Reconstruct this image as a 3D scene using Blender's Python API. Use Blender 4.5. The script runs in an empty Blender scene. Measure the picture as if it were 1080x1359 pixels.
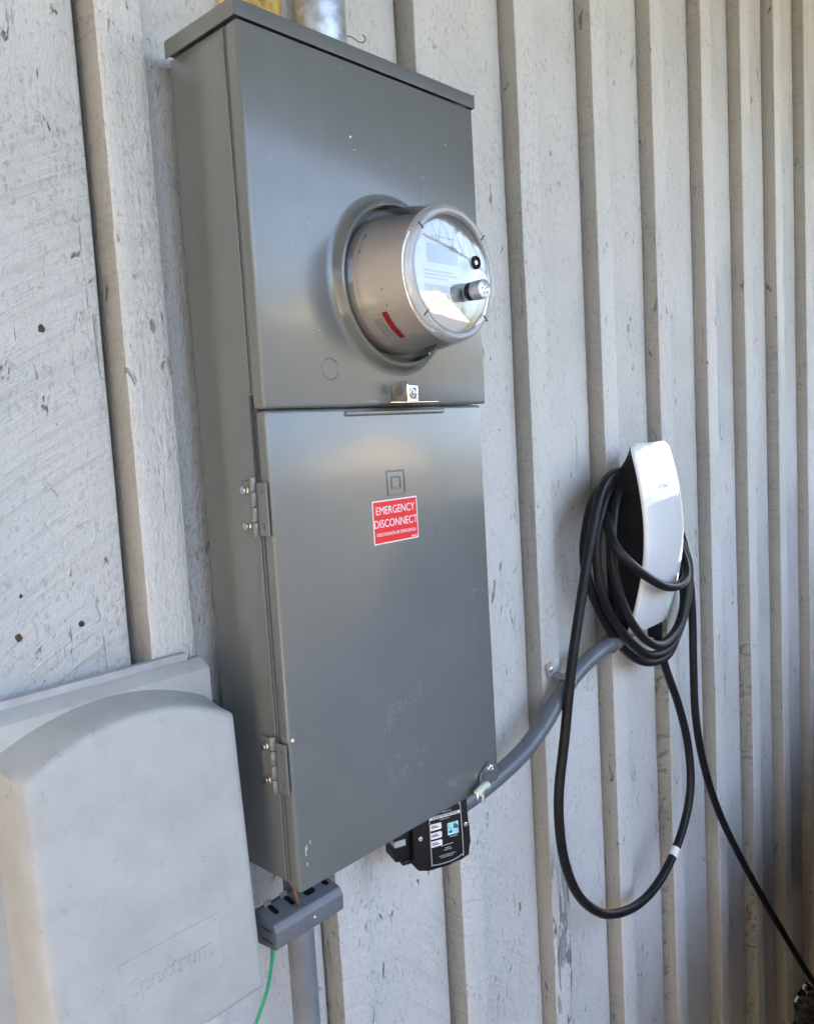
import bpy, bmesh, math, random
from mathutils import Vector, Matrix, noise
random.seed(7)
R = math.radians
PI = math.pi
sc = bpy.context.scene
COL = sc.collection

# ------------------------------------------------------------------ camera
cam_d = bpy.data.cameras.new('camera')
cam = bpy.data.objects.new('camera', cam_d); COL.objects.link(cam)
cam_d.sensor_fit = 'HORIZONTAL'; cam_d.sensor_width = 36.0
cam_d.lens = 36.0*1090.271/1080.0
cam_d.clip_start = 0.01; cam_d.clip_end = 500
CAMM = Matrix(((0.6806083, 0.1094985, -0.7244187, -0.5197221),
               (-0.7303525, 0.0232012, -0.6826763, -0.8342855),
               (-0.0579446, 0.9937162, 0.0957634, -0.4160559),
               (0, 0, 0, 1)))
cam.matrix_world = CAMM
sc.camera = cam

# ------------------------------------------------------------------ sky, sun, exposure
SUN_EL, SUN_AZ = R(48), R(28)        # azimuth from +Y towards +X: the sun stands behind the wall
w = bpy.data.worlds.new('World'); sc.world = w; w.use_nodes = True
nt = w.node_tree; nt.nodes.clear()
out = nt.nodes.new('ShaderNodeOutputWorld'); bg = nt.nodes.new('ShaderNodeBackground')
sky = nt.nodes.new('ShaderNodeTexSky'); sky.sky_type = 'NISHITA'; sky.sun_disc = False
sky.sun_elevation = SUN_EL; sky.sun_rotation = SUN_AZ
sky.air_density = 0.8; sky.dust_density = 4.5; sky.ozone_density = 0.8
bg.inputs['Strength'].default_value = 0.13
nt.links.new(sky.outputs[0], bg.inputs[0]); nt.links.new(bg.outputs[0], out.inputs[0])
sd = bpy.data.lights.new('sun', 'SUN'); sun = bpy.data.objects.new('sun', sd); COL.objects.link(sun)
sd.energy = 4.0; sd.angle = R(0.53); sd.color = (1.0, 0.93, 0.77)
sdir = Vector((math.sin(SUN_AZ)*math.cos(SUN_EL), math.cos(SUN_AZ)*math.cos(SUN_EL), math.sin(SUN_EL)))
sun.rotation_euler = sdir.to_track_quat('Z', 'Y').to_euler()
sun.location = sdir*20
vs = sc.view_settings
vs.view_transform = 'Standard'; vs.look = 'None'; vs.gamma = 1.0; vs.use_curve_mapping = False
vs.exposure = 3.75
sc.cycles.max_bounces = 10; sc.cycles.transparent_max_bounces = 16
sc.cycles.caustics_reflective = False; sc.cycles.caustics_refractive = False

# ------------------------------------------------------------------ materials
class NG:
    def __init__(s, name):
        s.m = bpy.data.materials.new(name); s.m.use_nodes = True; s.t = s.m.node_tree
        s.b = s.t.nodes['Principled BSDF']; s.o = s.t.nodes['Material Output']
    def n(s, typ, **k):
        x = s.t.nodes.new(typ)
        for a, v in k.items():
            if a.startswith('i_'): x.inputs[int(a[2:]) if a[2:].isdigit() else a[2:]].default_value = v
            else: setattr(x, a, v)
        return x
    def l(s, a, b):
        s.t.links.new(a, b)
    def val(s, x, v):
        if hasattr(v, 'links'): s.l(v, x)
        else: x.default_value = v
    def math(s, op, a, b=0.0, c=None, clamp=False):
        x = s.n('ShaderNodeMath', operation=op); x.use_clamp = clamp
        s.val(x.inputs[0], a); s.val(x.inputs[1], b)
        if c is not None: s.val(x.inputs[2], c)
        return x.outputs[0]
    def ramp(s, f, a, b, lo=0.0, hi=1.0):
        x = s.n('ShaderNodeMapRange', interpolation_type='SMOOTHSTEP')
        s.l(f, x.inputs[0]); x.inputs[1].default_value = a; x.inputs[2].default_value = b
        x.inputs[3].default_value = lo; x.inputs[4].default_value = hi
        return x.outputs[0]
    def noise(s, vec, scale, detail=3.0, rough=0.55, dist=0.0):
        x = s.n('ShaderNodeTexNoise'); s.l(vec, x.inputs['Vector'])
        x.inputs['Scale'].default_value = scale; x.inputs['Detail'].default_value = detail
        x.inputs['Roughness'].default_value = rough; x.inputs['Distortion'].default_value = dist
        return x.outputs[0]
    def mapping(s, vec, scale=(1,1,1), loc=(0,0,0), rot=(0,0,0)):
        x = s.n('ShaderNodeMapping'); s.l(vec, x.inputs[0])
        x.inputs['Scale'].default_value = scale; x.inputs['Location'].default_value = loc; x.inputs['Rotation'].default_value = rot
        return x.outputs[0]
    def mix(s, f, a, b):
        x = s.n('ShaderNodeMix', data_type='RGBA'); s.val(x.inputs[0], f)
        s.val(x.inputs[6], a); s.val(x.inputs[7], b)
        return x.outputs[2]
    def bump(s, h, strength, dist, normal=None):
        x = s.n('ShaderNodeBump'); s.l(h, x.inputs['Height'])
        x.inputs['Strength'].default_value = strength; x.inputs['Distance'].default_value = dist
        if normal is not None: s.l(normal, x.inputs['Normal'])
        return x.outputs[0]
    def pos(s, rnd=True):
        tc = s.n('ShaderNodeTexCoord').outputs['Object']
        if not rnd: return tc
        oi = s.n('ShaderNodeObjectInfo')
        k = s.math('MULTIPLY', oi.outputs['Random'], 37.0)
        v = s.n('ShaderNodeVectorMath', operation='ADD'); s.l(tc, v.inputs[0])
        cb = s.n('ShaderNodeCombineXYZ'); s.l(k, cb.inputs[1]); s.l(cb.outputs[0], v.inputs[1])
        return v.outputs[0]

def rgb(*c): return (c[0], c[1], c[2], 1.0)

def simple(name, col, rough=0.5, metal=0.0, coat=0.0, nscale=0, namp=0.15, bscale=0, bdist=0.0003, spec=0.5):
    g = NG(name); b = g.b
    b.inputs['Roughness'].default_value = rough; b.inputs['Metallic'].default_value = metal
    b.inputs['Coat Weight'].default_value = coat; b.inputs['Specular IOR Level'].default_value = spec
    p = g.pos(False)
    if nscale:
        f = g.noise(p, nscale, 4)
        d = rgb(*[c*(1-namp) for c in col]); u = rgb(*[min(1, c*(1+namp)) for c in col])
        g.l(g.mix(g.ramp(f, .3, .7), d, u), b.inputs['Base Color'])
    else:
        b.inputs['Base Color'].default_value = rgb(*col)
    if bscale:
        g.l(g.bump(g.noise(p, bscale, 2), 0.5, bdist), b.inputs['Normal'])
    return g.m

GZ_ = -2.27
def wood_material(name, base, grime, saw=1.0, chatter=0.0, speck=1.0, peel=None):
    g = NG(name); b = g.b
    p = g.pos(True); praw = g.pos(False)
    oi = g.n('ShaderNodeObjectInfo')
    sx = g.n('ShaderNodeSeparateXYZ'); g.l(p, sx.inputs[0])
    X, Y, Z = sx.outputs
    # arcs of a circular saw: z shifted by a parabola in x that differs from board to board
    rnd = oi.outputs['Random']
    xc = g.math('SUBTRACT', X, g.math('MULTIPLY_ADD', g.math('FRACT', g.math('MULTIPLY', rnd, 7.31)), 0.5, g.math('MULTIPLY_ADD', oi.outputs['Object Index'], 0.001, -0.25)))
    par = g.math('MULTIPLY', g.math('MULTIPLY', xc, xc), 1.1)
    u = g.math('ADD', g.math('ADD', Z, par), g.math('MULTIPLY', X, -0.25))
    cb = g.n('ShaderNodeCombineXYZ'); g.l(g.math('MULTIPLY', X, 5.0), cb.inputs[0]); g.l(Y, cb.inputs[1]); g.l(g.math('MULTIPLY', u, 150.0), cb.inputs[2])
    sawn = g.noise(cb.outputs[0], 1.0, 3, .6)
    patch = g.ramp(g.noise(p, 3.0, 2), .38, .62)            # saw marks fade in and out along the board
    grain = g.noise(g.mapping(p, (220, 220, 9)), 1.0, 3, .6)
    lump = g.noise(g.mapping(p, (1, 1, .55)), 210.0, 3, .6)
    fuzz = g.noise(p, 900.0, 2)
    h = g.math('ADD', g.math('MULTIPLY', g.math('MULTIPLY', sawn, patch), 1.7*saw), g.math('MULTIPLY', grain, .45))
    h = g.math('ADD', h, g.math('MULTIPLY', lump, 1.15))
    h = g.math('ADD', h, g.math('MULTIPLY', fuzz, .32))
    if chatter:
        cz = g.n('ShaderNodeCombineXYZ'); g.l(g.math('MULTIPLY', Y, 40.0), cz.inputs[0]); g.l(g.math('MULTIPLY', g.math('ADD', Z, g.math('MULTIPLY', Y, .35)), 75.0), cz.inputs[2])
        ch = g.noise(cz.outputs[0], 1.0, 1.5, .5)
        szc = g.n('ShaderNodeSeparateXYZ'); g.l(praw, szc.inputs[0])
        chm = g.math('MULTIPLY', g.ramp(ch, .5, .66), g.ramp(szc.outputs[2], 1.5, 1.25))
        chm = g.math('MULTIPLY', chm, g.ramp(g.noise(p, 7.0, 2), .35, .6))
        h = g.math('ADD', h, g.math('MULTIPLY', chm, -1.6*chatter))
    # dark scratches, knots and dirt specks with a shape of their own
    wv = g.mapping(p, (1, 1, .42), rot=(0, R(12), 0))
    s1 = g.ramp(g.noise(wv, 62.0, 5, .68, 1.2),   .625, .68)
    area = g.ramp(g.noise(p, 9.0, 2), .44, .56)
    s1 = g.math('MULTIPLY', s1, area)
    s2 = g.ramp(g.noise(g.mapping(p, (1, 1, .25)), 150.0, 3, .6), .70, .76)
    s2 = g.math('MULTIPLY', s2, g.ramp(g.noise(p, 5.0, 2), .42, .6))
    s3 = g.ramp(g.noise(g.mapping(p, (1, 1, .055)), 190.0, 3, .6, .3), .665, .71)
    s3 = g.math('MULTIPLY', s3, g.ramp(g.noise(p, 4.0, 2), .46, .6))
    s2 = g.math('ADD', s2, g.math('MULTIPLY', s3, 1.1))
    spk = g.math('MINIMUM', g.math('MULTIPLY', g.math('ADD', s1, g.math('MULTIPLY', s2, .55)), speck), 1.0)
    film = g.ramp(g.noise(g.mapping(p, (1, 1, .35)), 14.0, 5, .65), .35, .75)
    sawdirt = g.math('MULTIPLY', g.ramp(sawn, .52, .30), g.math('MULTIPLY', patch, .24*saw))
    c = g.mix(g.math('MULTIPLY', film, .22), rgb(*base), rgb(*[v*.72 for v in base]))
    c = g.mix(sawdirt, c, rgb(*grime))
    if chatter:
        c = g.mix(g.math('MULTIPLY', chm, .5*chatter), c, rgb(.17, .15, .125))
    c = g.mix(g.math('MULTIPLY', spk, .8), c, rgb(.10, .09, .08))
    low = g.math('MULTIPLY', g.ramp(lump, .46, .33), g.ramp(g.noise(p, 11.0, 3), .35, .65, .15, .75))
    c = g.mix(g.math('MULTIPLY', low, .75), c, rgb(*grime))
    flake = g.ramp(g.noise(g.mapping(p, (1, 1, .5)), 330.0, 2, .5), .64, .72)
    c = g.mix(g.math('MULTIPLY', flake, .35), c, rgb(*[min(.8, v*1.12) for v in base]))
    h = g.math('ADD', h, g.math('MULTIPLY', spk, -1.0))
    if peel is not None:
        sz = g.n('ShaderNodeSeparateXYZ'); g.l(praw, sz.inputs[0])
        pm = g.ramp(g.noise(g.mapping(praw, (60, 60, 11)), 1.0, 5, .62, .8), .50, .53)
        pm = g.math('MULTIPLY', pm, g.ramp(sz.outputs[2], peel+.10-GZ_, peel-.05-GZ_))
        bare = g.mix(g.ramp(grain, .35, .65), rgb(.22, .21, .20), rgb(.42, .41, .40))
        c = g.mix(pm, c, bare)
        h = g.math('ADD', h, g.math('MULTIPLY', pm, -2.6))
    g.l(c, b.inputs['Base Color'])
    b.inputs['Roughness'].default_value = .62; b.inputs['Specular IOR Level'].default_value = .35
    g.l(g.bump(h, 1.0, .0025), b.inputs['Normal'])
    return g.m

def enamel(name, col, rough=.25):
    g = NG(name); b = g.b; p = g.pos(False)
    n1 = g.noise(p, 6.0, 4); n2 = g.noise(p, 420.0, 2)
    g.l(g.mix(g.ramp(n1, .3, .7), rgb(*[c*.95 for c in col]), rgb(*[c*1.05 for c in col])), b.inputs['Base Color'])
    st_ = g.ramp(g.noise(g.mapping(p, (1, 1, .08)), 30.0, 4, .6), .45, .75)
    dust = g.ramp(g.noise(p, 700.0, 2), .68, .74)
    cc = g.mix(g.math('MULTIPLY', st_, .03), b.inputs['Base Color'].links[0].from_socket, rgb(.34, .33, .30))
    g.l(g.mix(g.math('MULTIPLY', dust, .12), cc, rgb(.45, .44, .41)), b.inputs['Base Color'])
    sm = g.noise(g.mapping(p, (1, 1, 1)), 16.0, 5, .65)
    g.l(g.ramp(sm, .35, .75, rough, rough+.025), b.inputs['Roughness'])
    wob = g.noise(p, 6.0, 1)
    nb = g.bump(wob, .30, .003)
    g.l(g.bump(n2, .12, .0004, nb), b.inputs['Normal'])
    b.inputs['Specular IOR Level'].default_value = .5
    b.inputs['Coat Weight'].default_value = .6; b.inputs['Coat Roughness'].default_value = .13
    return g.m

def clear_plastic(name, tint=(1, 1, 1), boost=1.0, frost=0.0):
    g = NG(name); g.t.nodes.remove(g.b)
    tr = g.n('ShaderNodeBsdfTransparent'); tr.inputs[0].default_value = rgb(*tint)
    gl = g.n('ShaderNodeBsdfGlossy'); gl.inputs['Roughness'].default_value = .03; gl.inputs[0].default_value = (1, 1, 1, 1)
    fr = g.n('ShaderNodeFresnel'); fr.inputs['IOR'].default_value = 1.55
    wob = g.bump(g.noise(g.pos(False), 26.0, 2), .08, .002)
    g.l(wob, gl.inputs['Normal']); g.l(wob, fr.inputs['Normal'])
    mx = g.n('ShaderNodeMixShader')
    g.l(g.math('MULTIPLY', fr.outputs[0], boost, clamp=True), mx.inputs[0]); g.l(tr.outputs[0], mx.inputs[1]); g.l(gl.outputs[0], mx.inputs[2])
    last = mx.outputs[0]
    if frost:
        df = g.n('ShaderNodeBsdfDiffuse'); df.inputs[0].default_value = rgb(.8, .8, .78)
        m2 = g.n('ShaderNodeMixShader'); m2.inputs[0].default_value = frost
        g.l(last, m2.inputs[1]); g.l(df.outputs[0], m2.inputs[2]); last = m2.outputs[0]
    g.l(last, g.o.inputs[0])
    return g.m

WHITE = (.68, .662, .612); GRIME = (.36, .345, .31)
M = {}
M['board'] = wood_material('painted_board', WHITE, GRIME)
M['batten'] = wood_material('painted_batten', (.68, .662, .608), GRIME, saw=.8, speck=.8)
M['batten_edge'] = wood_material('batten_edge_beige', (.41, .39, .34), (.23, .215, .185), saw=1.2, speck=1.2)  # left edges get a darker beige than the batten fronts
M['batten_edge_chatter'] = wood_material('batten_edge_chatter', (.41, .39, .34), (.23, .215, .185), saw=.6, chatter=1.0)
M['batten_peel'] = wood_material('batten_peeling', (.68, .662, .608), GRIME, saw=.8, peel=-1.22)
M['sheath'] = simple('dark_sheathing', (.03, .028, .025), .9)
M['enamel'] = enamel('grey_enamel', (.150, .160, .150))
M['enamel_dark'] = enamel('grey_enamel_cap', (.140, .148, .140), .34)
M['zinc'] = simple('zinc_plate', (.62, .60, .56), .28, 1.0, nscale=120, namp=.2)
M['steel'] = simple('bright_steel', (.72, .71, .69), .22, 1.0, nscale=200, namp=.12)
M['galv'] = simple('galvanised_steel', (.58, .60, .61), .38, .85, nscale=55, namp=.3, bscale=160, bdist=.0003)
M['strap'] = simple('dull_zinc', (.55, .55, .53), .35, .35, nscale=150, namp=.2)
M['rust'] = simple('rusty_iron', (.10, .065, .045), .85, nscale=180, namp=.5, bscale=300)
M['pvc'] = simple('grey_pvc', (.20, .205, .215), .42, nscale=18, namp=.12)
M['pvc_dark'] = simple('dark_grey_pvc', (.145, .155, .165), .3, nscale=12, namp=.12)
M['bond'] = simple('grey_bonding_plastic', (.150, .154, .164), .38, nscale=40, namp=.08)
M['black'] = simple('black_plastic', (.007, .007, .008), .5, spec=.3)
M['charger_black'] = simple('satin_black_body', (.006, .006, .0065), .55, spec=.25)
M['rubber'] = simple('black_rubber', (.012, .012, .013), .42, nscale=40, namp=.25, spec=.25)
M['white_glass'] = simple('white_glass_face', (.80, .81, .80), .06, coat=1.0)
M['white_plastic'] = simple('white_plastic', (.78, .77, .74), .4)
M['wordmark'] = simple('pale_grey_print', (.60, .62, .62), .2)
M['seal'] = simple('seal_plastic', (.68, .70, .58), .35)
M['copper'] = simple('bare_copper', (.80, .42, .24), .3, 1.0)
M['green'] = simple('green_insulation', (.02, .33, .16), .35)
M['foam'] = simple('yellow_foam', (.62, .43, .13), .8, nscale=55, namp=.45, bscale=90, bdist=.004)
M['taupe'] = simple('meter_body', (.51, .485, .445), .5, nscale=8, namp=.05)
M['meter_face'] = simple('meter_nameplate', (.74, .77, .78), .35)
M['lcd'] = simple('lcd_window', (.42, .46, .44), .15)
M['ink'] = simple('printed_ink', (.05, .05, .055), .5)
M['grey_ink'] = simple('grey_ink', (.38, .40, .42), .5)
M['pale_ink'] = simple('pale_mark', (.50, .55, .57), .3)
M['punched'] = simple('punched_enamel', (.235, .255, .255), .3)
M['red'] = simple('red_vinyl', (.80, .022, .03), .35)
M['sticker_white'] = simple('white_vinyl', (.86, .83, .82), .35)
M['silver_ink'] = simple('silver_ink', (.42, .43, .45), .5)
M['teal'] = simple('teal_print', (.36, .74, .72), .35, nscale=260, namp=.3)
M['teal_dark'] = simple('dark_teal_print', (.03, .13, .16), .35)
_g = NG('lit_green_led'); _g.b.inputs['Base Color'].default_value = rgb(.1, .6, .3); _g.b.inputs['Emission Color'].default_value = rgb(.25, 1, .5); _g.b.inputs['Emission Strength'].default_value = .02; M['led_green'] = _g.m
M['led'] = simple('dark_green_led', (.01, .05, .01), .2)
M['clear'] = clear_plastic('clear_polycarbonate', (.985, .98, .975), .8)
M['clear_front'] = clear_plastic('clear_polycarbonate_front', (.97, .97, .97), 2.1)
M['clear_rim'] = clear_plastic('clear_polycarbonate_rim', (.97, .97, .97), 1.0, .28)
def util_mat():
    g = NG('weathered_utility_plastic'); b = g.b; p = g.pos(False)
    n = g.noise(p, 13.0, 6, .65); n2 = g.noise(p, 60.0, 4, .7, .8)
    c = g.mix(g.ramp(n, .3, .75), rgb(.50, .495, .455), rgb(.42, .412, .375))
    c = g.mix(g.math('MULTIPLY', g.ramp(n2, .6, .72), .35), c, rgb(.24, .225, .20))
    n3 = g.noise(p, 240.0, 3, .7); n4 = g.noise(p, 26.0, 5, .7)
    c = g.mix(g.math('MULTIPLY', g.ramp(n3, .50, .68), g.ramp(n4, .42, .68, .0, .16)), c, rgb(.30, .29, .26))
    scr = g.ramp(g.noise(g.mapping(p, (9, 9, 60), rot=(0, R(35), 0)), 5.0, 3, .6, 1.5), .70, .74)
    c = g.mix(g.math('MULTIPLY', scr, .35), c, rgb(.62, .61, .60))
    g.l(c, b.inputs['Base Color']); b.inputs['Roughness'].default_value = .6
    g.l(g.bump(g.noise(p, 420.0, 3), .35, .0007), b.inputs['Normal'])
    return g.m
M['util'] = util_mat()
M['rail'] = simple('weathered_grey_rail', (.44, .435, .425), .6, nscale=25, namp=.12, bscale=200)
def conc():
    g = NG('driveway_concrete'); b = g.b; p = g.pos(False)
    c = g.mix(g.ramp(g.noise(p, 1.3, 6, .6), .3, .7), rgb(.30, .285, .26), rgb(.42, .40, .365))
    c = g.mix(g.math('MULTIPLY', g.ramp(g.noise(p, 40.0, 4), .55, .7), .4), c, rgb(.2, .19, .17))
    g.l(c, b.inputs['Base Color']); b.inputs['Roughness'].default_value = .85
    g.l(g.bump(g.noise(p, 160.0, 3), .3, .002), b.inputs['Normal'])
    return g.m
M['concrete'] = conc()
M['dirt'] = simple('dry_grass_ground', (.115, .105, .06), .95, nscale=3, namp=.35, bscale=20, bdist=.03)
M['litter'] = simple('leaf_litter', (.045, .036, .026), .9, nscale=60, namp=.6)
M['car_paint'] = simple('dark_blue_car_paint', (.012, .016, .028), .3, coat=.7)
M['car_glass'] = simple('dark_car_glass', (.01, .011, .012), .05)
M['fence'] = simple('dark_fence_boards', (.07, .06, .045), .8, nscale=6, namp=.25)
M['roof'] = simple('roof_underside', (.055, .050, .042), .7, nscale=2, namp=.15)
M['truss'] = simple('painted_steel_truss', (.55, .54, .52), .5)
M['stucco'] = simple('beige_stucco', (.46, .37, .26), .85, nscale=5, namp=.1)
M['hedge'] = simple('hedge_leaves', (.06, .085, .035), .8, nscale=9, namp=.5, bscale=20, bdist=.05)

# ------------------------------------------------------------------ mesh helpers
def finish(name, bm, mat, parent=None, smooth=True, angle=35):
    me = bpy.data.meshes.new(name)
    bmesh.ops.recalc_face_normals(bm, faces=bm.faces[:])
    if smooth:
        for e in bm.edges:
            if len(e.link_faces) == 2:
                e.smooth = e.calc_face_angle(0) < R(angle)
        for f_ in bm.faces: f_.smooth = True
    bm.to_mesh(me); bm.free()
    o = bpy.data.objects.new(name, me); COL.objects.link(o)
    if mat is not None:
        for m in (mat if isinstance(mat, (list, tuple)) else [mat]): me.materials.append(m)
    if parent is not None: o.parent = parent
    return o

def thing(name, label, cat, loc=(0, 0, 0), group=None):
    o = bpy.data.objects.new(name, None); COL.objects.link(o)
    o.empty_display_size = .05
    o.location = loc
    o['label'] = label; o['category'] = cat
    if group: o['group'] = group
    bpy.context.view_layer.update()
    return o

def tag(o, label, cat, group=None):
    o['label'] = label; o['category'] = cat
    if group: o['group'] = group
    return o

def struct(o):
    o['kind'] = 'structure'; return o

def B(*args, **k):
    bm = bmesh.new(); box(bm, *args, **k); return bm

def box(bm, x0, x1, y0, y1, z0, z1, bev=0.0, seg=2, mat=None):
    r = bmesh.ops.create_cube(bm, size=1.0)
    vs_ = r['verts']
    for v in vs_:
        v.co = Vector(((x0+x1)/2 + v.co.x*(x1-x0), (y0+y1)/2 + v.co.y*(y1-y0), (z0+z1)/2 + v.co.z*(z1-z0)))
    fs = set(f for v in vs_ for f in v.link_faces)
    if bev:
        es = list(set(e for v in vs_ for e in v.link_edges))
        rr = bmesh.ops.bevel(bm, geom=es, offset=bev, segments=seg, profile=.5, affect='EDGES')
        fs = set(rr['faces']) | set(f for f in fs if f.is_valid)
        vs_ = list(set(v for f in fs for v in f.verts))
    if mat is not None: xform(vs_, mat)
    return vs_

def xform(verts, mtx):
    for v in verts: v.co = mtx @ v.co

def prism(bm, pts, fn, d0, d1):
    """pts 2-D outline; fn(a, b, d) -> point; caps at d0 and d1"""
    A = [bm.verts.new(fn(a, b, d0)) for a, b in pts]; C_ = [bm.verts.new(fn(a, b, d1)) for a, b in pts]
    n = len(pts)
    fa = bm.faces.new(A); fb = bm.faces.new(C_[::-1])
    for i in range(n): bm.faces.new((A[i], A[(i+1) % n], C_[(i+1) % n], C_[i]))
    return A, C_, fa, fb

def lathe(bm, prof, cx, cz, n=64, y_axis=True, closed=False):
    """prof: (radius, y) pairs, axis along y through (cx, cz)"""
    rings = []
    for r, y in prof:
        if r < 1e-6: rings.append([bm.verts.new((cx, y, cz))])
        else: rings.append([bm.verts.new((cx+r*math.cos(2*PI*i/n), y, cz+r*math.sin(2*PI*i/n))) for i in range(n)])
    for a, b in zip(rings, rings[1:]):
        if len(a) == 1 and len(b) == 1: continue
        for i in range(n):
            j = (i+1) % n
            if len(a) == 1: bm.faces.new((a[0], b[j], b[i]))
            elif len(b) == 1: bm.faces.new((a[i], a[j], b[0]))
            else: bm.faces.new((a[i], a[j], b[j], b[i]))
    return rings

def zlathe(bm, prof, cx, cy, n=40):
    rings = []
    for r, z in prof:
        if r < 1e-6: rings.append([bm.verts.new((cx, cy, z))])
        else: rings.append([bm.verts.new((cx+r*math.cos(2*PI*i/n), cy+r*math.sin(2*PI*i/n), z)) for i in range(n)])
    for a, b in zip(rings, rings[1:]):
        for i in range(n):
            j = (i+1) % n
            if len(a) == 1: bm.faces.new((a[0], b[j], b[i]))
            elif len(b) == 1: bm.faces.new((a[i], a[j], b[0]))
            else: bm.faces.new((a[i], a[j], b[j], b[i]))

def smooth_path(P, n=10):
    P = [Vector(p) for p in P]
    out_ = []
    for i in range(len(P)-1):
        p0 = P[max(i-1, 0)]; p1 = P[i]; p2 = P[i+1]; p3 = P[min(i+2, len(P)-1)]
        for k in range(n):
            t = k/n
            out_.append(.5*((2*p1)+(p2-p0)*t+(2*p0-5*p1+4*p2-p3)*t*t+(3*p1-p0-3*p2+p3)*t**3))
    out_.append(P[-1])
    return out_

def tube(bm, P, r, n=12, sub=10, caps=True, smooth=True):
    pts = smooth_path(P, sub) if smooth else [Vector(p) for p in P]
    if smooth:                                     # relax small kinks
        for _ in range(3):
            pts = [pts[0]] + [(pts[i-1]+2*pts[i]+pts[i+1])/4 for i in range(1, len(pts)-1)] + [pts[-1]]
    T = [(pts[min(i+1, len(pts)-1)]-pts[max(i-1, 0)]).normalized() for i in range(len(pts))]
    up = Vector((0, 0, 1)) if abs(T[0].z) < .9 else Vector((1, 0, 0))
    N = (up - T[0]*up.dot(T[0])).normalized()
    rings = []
    for i, p in enumerate(pts):
        N = (N - T[i]*N.dot(T[i])).normalized(); Bn = T[i].cross(N)
        rr = r(i/(len(pts)-1)) if callable(r) else r
        rings.append([bm.verts.new(p+N*(rr*math.cos(2*PI*k/n))+Bn*(rr*math.sin(2*PI*k/n))) for k in range(n)])
    for a, b in zip(rings, rings[1:]):
        for k in range(n): bm.faces.new((a[k], a[(k+1) % n], b[(k+1) % n], b[k]))
    if caps: bm.faces.new(rings[0][::-1]); bm.faces.new(rings[-1])
    return pts

def text(name, body, size, mtx, mat, parent, extrude=.0003, sx=1.0, align='CENTER', weight=0.0, bevel=0.0):
    cu = bpy.data.curves.new(name, 'FONT'); cu.body = body; cu.size = size; cu.extrude = extrude
    cu.align_x = align; cu.align_y = 'CENTER'; cu.offset = weight; cu.resolution_u = 3
    cu.bevel_depth = bevel
    o = bpy.data.objects.new(name+'_curve', cu); COL.objects.link(o)
    bpy.context.view_layer.update()
    me = bpy.data.meshes.new_from_object(o.evaluated_get(bpy.context.evaluated_depsgraph_get()))
    bpy.data.objects.remove(o)
    me.transform(mtx @ Matrix.Diagonal((sx, 1, 1, 1)))
    me.name = name; me.materials.clear(); me.materials.append(mat)
    o = bpy.data.objects.new(name, me); COL.objects.link(o); o.parent = parent
    return o

def facing(x, y, z, yaw=0.0, roll=0.0, pitch=0.0):
    """frame whose local XY lies in a wall-parallel plane facing -Y"""
    return Matrix.Translation((x, y, z)) @ Matrix.Rotation(yaw, 4, 'Z') @ Matrix.Rotation(R(90)+pitch, 4, 'X') @ Matrix.Rotation(roll, 4, 'Z')

# ------------------------------------------------------------------ ground and what stands around
GZ = -2.27
bm = bmesh.new(); box(bm, -80, 80, -120, 40, GZ-.6, GZ-.02); struct(finish('ground', bm, M['dirt'], smooth=False))
bm = bmesh.new(); box(bm, -5, 12, -6, .2, GZ-.15, GZ); struct(finish('driveway', bm, M['concrete'], smooth=False))

# carport roof that shades the wall, its edge carried by a steel lattice beam
roof = bpy.data.objects.new('carport_roof', None); COL.objects.link(roof); struct(roof)
RZ = 1.30
RY = -2.9
bm = bmesh.new()
nx = 60
for i in range(nx):
    x0 = -4.5+i*.2
    box(bm, x0, x0+.1, RY, .15, RZ+.05, RZ+.06); box(bm, x0+.1, x0+.2, RY, .15, RZ+.085, RZ+.095)
    box(bm, x0+.092, x0+.108, RY, .15, RZ+.048, RZ+.097); box(bm, x0-.008, x0+.008, RY, .15, RZ+.048, RZ+.097)
finish('roof_sheet', bm, M['roof'], roof, smooth=False)
bm = bmesh.new()
for x in (-4.2, -2.6, -1.0, .6, 2.2, 3.8, 5.4, 7.0): box(bm, x-.02, x+.02, RY+.05, .0, RZ-.09, RZ+.045)
finish('rafter', bm, M['roof'], roof, smooth=False)
bm = bmesh.new()
box(bm, -4.5, 7.5, RY, RY+.05, RZ, RZ+.045); box(bm, -4.5, 7.5, RY, RY+.04, RZ-.42, RZ-.39)
for i in range(24):
    x0 = -4.5+i*.5
    tube(bm, [(x0, RY+.02, RZ-.4), (x0+.25, RY+.02, RZ), (x0+.5, RY+.02, RZ-.4)], .010, 6, 1, smooth=False)
finish('lattice_beam', bm, M['truss'], roof, smooth=False)
bm = bmesh.new()
for x in (-4.3, 1.2+.0, 7.2): box(bm, x-.05, x+.05, RY-.02, RY+.08, GZ, RZ-.42)
finish('post', bm, M['truss'], roof, smooth=False)
# unseen wall added at left to shape side light; sunlit house across the yard
bm = bmesh.new(); box(bm, -5.0, -4.8, -9, 3, GZ-.1, GZ+3.2); struct(finish('bounce_wall', bm, M['stucco'], smooth=False))
bm = bmesh.new(); box(bm, 9, 24, -24, -17, GZ-.1, GZ+3.0)
p_ = [(8.5, GZ+2.95), (24.5, GZ+2.95), (16.5, GZ+4.9)]
prism(bm, p_, lambda a, b, d: (a, d, b), -24.4, -16.6)
struct(finish('far_house', bm, M['stucco'], smooth=False))
bm = bmesh.new()
for i in range(60):
    x = -30+i*1.15; hgt = 2.6+random.random()*2.6
    r = bmesh.ops.create_icosphere(bm, subdivisions=2, radius=1.0)
    for v in r['verts']:
        k = 1+.3*noise.noise(v.co*2.3+Vector((i*3.1, 0, 0)))
        v.co = Vector((x+v.co.x*1.3*k, -25+v.co.y*1.2*k+random.random()*.1, GZ+hgt*.5+v.co.z*hgt*.62*k))
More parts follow.
